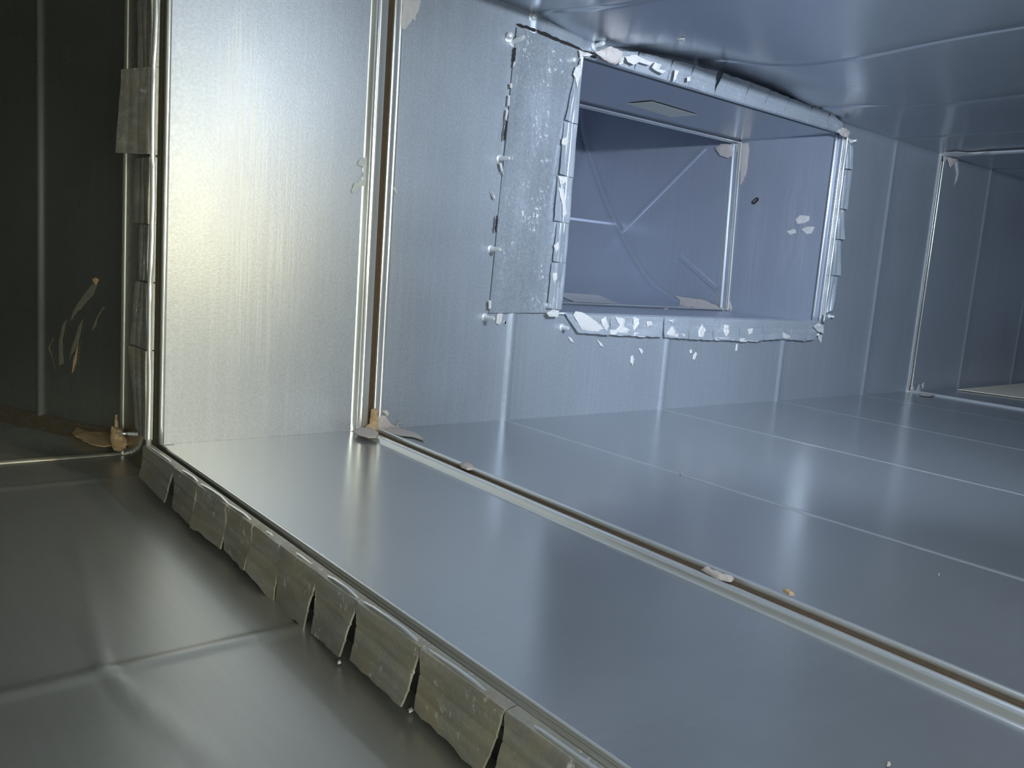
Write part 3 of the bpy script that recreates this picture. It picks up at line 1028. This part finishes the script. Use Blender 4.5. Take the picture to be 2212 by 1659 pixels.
for k, (pts, lab) in enumerate([
    ([(1243, 672), (1262, 677), (1276, 686), (1292, 700), (1312, 716), (1300, 718), (1258, 712), (1246, 694), (1238, 680)], 'broad pinkish sealant mass on the first bottom collar tab'),
    ([(1298, 690), (1308, 684), (1314, 704), (1310, 716), (1300, 702)], 'upright sealant lump on the first bottom collar cut'),
    ([(1328, 684), (1350, 688), (1348, 706), (1360, 712), (1362, 724), (1340, 720), (1330, 712), (1338, 704)], 'white sealant mass on the second bottom collar tab'),
    ([(1368, 684), (1380, 688), (1378, 704), (1368, 718)], 'rounded sealant lump on third bottom collar tab'),
    ([(1396, 694), (1408, 694), (1410, 704), (1398, 706)], 'small sealant fleck high on third bottom collar tab'),
    ([(1316, 712), (1360, 718), (1426, 724), (1424, 728), (1365, 726), (1318, 722)], 'sealant bead along the lower edge of left bottom tabs'),
    ([(1440, 718), (1452, 704), (1460, 718), (1480, 722), (1484, 732), (1440, 727)], 'ragged sealant along the edge right of the open notch'),
    ([(1444, 692), (1456, 690), (1452, 698)], 'tiny sealant fleck just right of the open notch'),
    ([(1508, 716), (1516, 700), (1524, 714), (1518, 730), (1508, 728)], 'pointed sealant dab on the middle bottom collar tab'),
    ([(1564, 700), (1573, 702), (1576, 718), (1568, 728), (1562, 714)], 'leaning oval sealant dab on a bottom collar tab'),
    ([(1540, 728), (1588, 730), (1590, 735), (1545, 735)], 'thin sealant bead under the leaning oval dab'),
    ([(1616, 710), (1626, 709), (1624, 720), (1618, 722)], 'small round sealant dab right of the leaning oval'),
    ([(1596, 730), (1640, 732), (1640, 737), (1598, 738)], 'thin sealant bead under the small round dab'),
    ([(1690, 716), (1700, 722), (1712, 730), (1698, 732), (1690, 728)], 'sealant dab beside the last bottom collar cut')]):
    smear('sealant_dab', px(pts, 1, -.0065), lab, M_MASTICW, .0018, G3, 80 + k, ridges=.5)
smear('sealant_lump', px([(1756, 704), (1768, 698), (1778, 704), (1778, 720), (1766, 716)], 1, -.010), 'messy sealant lump at the lower right opening corner', M_MASTICW, .004, G3, 96, ridges=.5)
smear('sealant_lump', px([(1806, 282), (1820, 276), (1834, 282), (1830, 298), (1818, 294)], 1, -.012), 'messy sealant lump at the upper right opening corner', M_MASTIC, .004, G3, 97, ridges=.5)
smear('sealant_smear', px([(1830, 296), (1840, 304), (1852, 300), (1850, 306), (1836, 310)], 1, -.004), 'sealant strand pointing right of the upper right opening corner', M_MASTICW, .002, G3, 98)
# patch plate edge
G4 = 'sealant crumbs along the patch plate'
for k, (pts, lab) in enumerate([
    ([(1110, 133), (1114, 132), (1111, 143), (1107, 146)], 'sealant crumb high on the patch plate edge'),
    ([(1101, 180), (1106, 180), (1106, 191), (1101, 190)], 'square sealant crumb on the patch plate edge'),
    ([(1098, 205), (1102, 206), (1100, 230), (1096, 228)], 'long sealant sliver on the patch plate edge'),
    ([(1094, 235), (1098, 238), (1094, 262), (1091, 255)], 'ragged sealant sliver beneath the long one on plate edge'),
    ([(1078, 352), (1084, 352), (1088, 378), (1081, 366)], 'sealant crumb just beneath a rivet on the plate edge'),
    ([(1062, 412), (1067, 420), (1072, 432), (1066, 428)], 'curled sealant flake standing off the plate edge'),
    ([(1055, 648), (1062, 650), (1060, 668), (1055, 668)], 'sealant crumb at the lower left plate corner'),
    ([(1073, 678), (1086, 676), (1084, 694), (1078, 702), (1071, 698)], 'drop-shaped sealant dab under the lower left plate corner'),
    ([(1055, 672), (1086, 673), (1084, 677), (1056, 676)], 'thin sealant bead along the plate bottom edge')]):
    smear('sealant_crumb', px(pts, 1, -.006 if k < 7 else W), lab, M_MASTICW, .0015, G4, 110 + k)

# flakes and crumbs
G5 = 'flakes of dried sealant'
for k, (pts, ax, val, lab) in enumerate([
    ([(1462, 84), (1480, 81), (1478, 89)], 2, .5275, 'small triangular sealant flake stuck to the ceiling'),
    ([(1362, 770), (1367, 767), (1370, 776), (1366, 790), (1361, 782)], 1, W, 'tall sealant flake on the wall below the collar'),
    ([(1379, 752), (1386, 753), (1390, 760), (1385, 765)], 1, W, 'oval sealant flake above right of the tall one'),
    ([(1497, 768), (1503, 760), (1506, 764), (1500, 778), (1496, 776)], 1, W, 'bright slanted sealant flake below the bottom collar'),
    ([(1489, 757), (1494, 754), (1495, 763), (1490, 764)], 1, W, 'thin sealant flake left of the slanted one'),
    ([(1226, 726), (1234, 730), (1241, 741), (1232, 738)], 1, W, 'scraggy sealant flake under the lower left opening corner'),
    ([(1288, 732), (1300, 742), (1304, 750), (1296, 746)], 1, W, 'sealant flake on the wall under the first bottom tab'),
    ([(1590, 744), (1594, 742), (1592, 758), (1588, 758)], 1, W, 'hanging sealant sliver under the middle bottom tabs'),
    ([(1766, 724), (1776, 722), (1774, 742), (1769, 734)], 1, W, 'hanging sealant sliver under the lower right opening corner'),
    ([(728, 1431), (735, 1428), (737, 1433), (730, 1435)], 2, ZM + .002, 'white crumb on the main floor beside the collar tabs'),
    ([(881, 1534), (892, 1530), (893, 1536), (884, 1541)], 2, ZM + .002, 'larger white crumb on the main floor by the collar'),
    ([(1914, 1651), (1923, 1648), (1924, 1654), (1916, 1657)], 2, .001, 'yellow crumb on the floor at the bottom right'),
    ([(1468, 1022), (1472, 1022), (1471, 1026)], 2, .001, 'tiny white speck on the floor crease'),
    ([(2026, 1240), (2030, 1238), (2028, 1246)], 2, .001, 'tiny pale speck on the floor at right')]):
    smear('sealant_flake', px(pts, ax, val), lab, M_MASTICW if k < 11 else M_MASTIC, .0012, G5, 130 + k, cat='flake')

# ------------------------------------------------------------------ rivets and screws
G6 = 'blind rivets round the opening'


def rivet(u, v, label, L=.021, r=.0032, ax=(0, -1, 0), val=0.0, axn=1, tilt=(0, 0, 0)):
    b = at(u, v, axn, val)
    a = (Vector(ax) + Vector(tilt)).normalized()
    root = empty('blind_rivet', b)
    tag(root, label, 'rivet', G6)
    mb = MB()
    mb.lathe([(-.001, r * .85), (L * .15, r * .85), (L * .3, r), (L * .7, r * 1.05), (L * .9, r * .95), (L, r * .6)], b, a, 14)
    mb.build('shank', M_RIVET, root, auto=50)
    mb = MB()
    mb.lathe([(-.0005, r * 1.7), (.0008, r * 1.6), (.0014, r * 1.1)], b, a, 14)
    mb.build('collar', M_RIVET, root, auto=50)
    return root


rivet(1098, 80, 'rivet on the wall at the plate top left, leftmost of the pair',   .009, .0042, tilt=(-.3, 0, .2))
rivet(1106, 93, 'long slanted rivet through the upper left plate corner', .022, .0036, tilt=(.1, 0, .25))
rivet(1079, 343, 'long rivet on the plate left edge, level with the collar middle')
rivet(1060, 538, 'long rivet on the lower part of the plate left edge')
rivet(1047, 685, 'long rivet under the lower left plate corner', .021)
rivet(1214, 707, 'short rivet on the wall under the lower left opening corner', .014)
rivet(1178, 659, 'rounded rivet at the lower right corner of the plate', .010, .0038)
rivet(1230, 131, 'short rivet at the upper right corner of the plate', .012, .0036)
rivet(1150, 38, 'small rivet high on the wall just under the ceiling', .006, .0038)
rivet(1283, 101, 'rivet at the ceiling edge by the upper left opening corner', .018, .0036, tilt=(.2, 0, .2))
rivet(1792, 683, 'short rivet right of the lower right opening corner', .010, .0026)
rivet(1838, 305, 'rivet right of the upper right opening corner', .010, .0026, tilt=(.3, 0, .1))
rivet(1815, 256, 'rivet just above the upper right opening corner', .010, .0026, tilt=(.3, 0, .2))
rivet(1762, 722, 'rivet among sealant under the lower right opening corner', .008, .003)
# screw through the dark side wall
sb = at(299, 938, 0, SX)
scw = empty('screw', sb)
tag(scw, 'small shiny screw tip poking from the dark wall strip', 'screw')
m = MB()
prof = [(0, .0022)]
for k in range(5):
    prof += [(.002 + k * .002, .0024), (.003 + k * .002, .0018)]
m.lathe(prof, sb, (-1, 0.6, 0), 12)
m.build('thread', M_RIVET, scw)
m = MB()
m.lathe([(.011, .0019), (.019, .0017), (.022, .0004)], sb, (-1, 0.6, 0), 12)
m.build('tip', M_BEAD, scw)
# drill hole with burr
hb = at(1091, 697, 1, -.0008)
m = MB()
m.lathe([(0, .0030), (.0012, .0027), (.0010, .0019), (-.0006, .0016)], hb, (0, -1, 0), 16)
hole = m.build('drill_hole', M_BEAD, origin=hb)
tag(hole, 'small burred drill hole in the wall under the patch plate', 'hole')
m = MB()
m.lathe([(0.0002, .0018), (.0009, .0018)], hb, (0, -1, 0), 14)
m.build('hole_core', M_BLACK, hole, origin=hb)

# dark chip on the branch side panel
cb = at(1632, 434, 0, XR - .001)
chip = empty('black_clip', cb)
tag(chip, 'tiny black oval clip stuck on the branch side panel', 'clip')
t1 = (at(1639, 428, 0, XR - .001) - at(1626, 440, 0, XR - .001)).normalized()
t2 = Vector((1, 0, 0)).cross(t1)


def capsule(L, w, h0, h1):
    ring = []
    for k in range(24):
        a = 2 * math.pi * k / 24
        ring.append((math.copysign(max(abs(math.cos(a)), 0), math.cos(a)) * w + math.copysign(L, math.cos(a)), math.sin(a) * w))
    V = [cb + t1 * a + t2 * b + Vector((-h0, 0, 0)) for a, b in ring] + [cb + t1 * a * .92 + t2 * b * .92 + Vector((-h1, 0, 0)) for a, b in ring]
    fs = [(k, (k + 1) % 24, 24 + (k + 1) % 24, 24 + k) for k in range(24)] + [tuple(range(24, 48))]
    mb = MB()
    mb.add(V, fs)
    return mb


capsule(.0042, .0042, 0, .003).build('body', M_BLACK, chip, auto=40)
for k, d in enumerate((-.003, .0, .0035)):
    mb = MB()
    p = cb + t1 * d + Vector((-.0032, 0, 0))
    mb.tube([p - t2 * .002 - t1 * .0008, p + t2 * .0018 + t1 * .0006], .0005, 6)
    mb.build('pale_mark', M_STICKW, chip)


# ------------------------------------------------------------------ stickers and board
def sheet_obj(name, quad, mat, label, cat, thick=.0004, n=6, fn=None):
    Q = [Vector(q) for q in quad]
    mb = MB()
    mb.grid(fn or (lambda u, v: Q[0].lerp(Q[1], u).lerp(Q[3].lerp(Q[2], u), v)), lin(0, 1, n), lin(0, 1, n))
    c = sum(Q, Vector()) / 4
    o = mb.build(name, mat, origin=c, thick=thick)
    return tag(o, label, cat)


sheet_obj('sticker', px([(1355, 224), (1408, 219), (1507, 248), (1450, 253)], 2, ZT - .0012), M_STICK, 'worn grey sticker on the underside of the branch duct top', 'sticker')


def on_heel(u, v, off=.001):
    q = np.array([(u - 1106.0) / F, (v - 829.5) / F, 1.0])
    r = RC.T @ q
    t = 1.0
    while t < 4:
        P = CAM + t * r
        if P[1] > YB:
            for (a, za), (b, zb) in zip(HP, HP[1:]):
                if a <= P[1] <= b:
                    z = za + (zb - za) * (P[1] - a) / (b - a + 1e-9) + off
                    if P[2] <= z:
                        return Vector((P[0], P[1], z))
        t += .0005
    return Vector((CAM + 2 * r).tolist())


Q2 = [(1190, 631), (1295, 638), (1335, 656), (1238, 651)]
sheet_obj('sticker.001', [on_heel(*q) for q in Q2], M_STICKW, 'pale sticker lying on the elbow floor at lower left', 'sticker',
          fn=lambda u, v: on_heel((Q2[0][0] + (Q2[1][0] - Q2[0][0]) * u) * (1 - v) + (Q2[3][0] + (Q2[2][0] - Q2[3][0]) * u) * v,
                                  (Q2[0][1] + (Q2[1][1] - Q2[0][1]) * u) * (1 - v) + (Q2[3][1] + (Q2[2][1] - Q2[3][1]) * u) * v))
sheet_obj('overlay', [at(2068, 842, 2, .002), at(2212, 861, 2, .002) + (at(2212, 861, 2, .002) - at(2068, 842, 2, .002)) * .8, Vector((2.7, -.23, .002)), Vector((2.7, -.004, .002))],
          M_OVERLAY, 'flat beige board standing in for pale floor beyond the far joint', 'overlay', thick=-.0015)  # thin sheet added as a stand-in for a pale stretch of floor
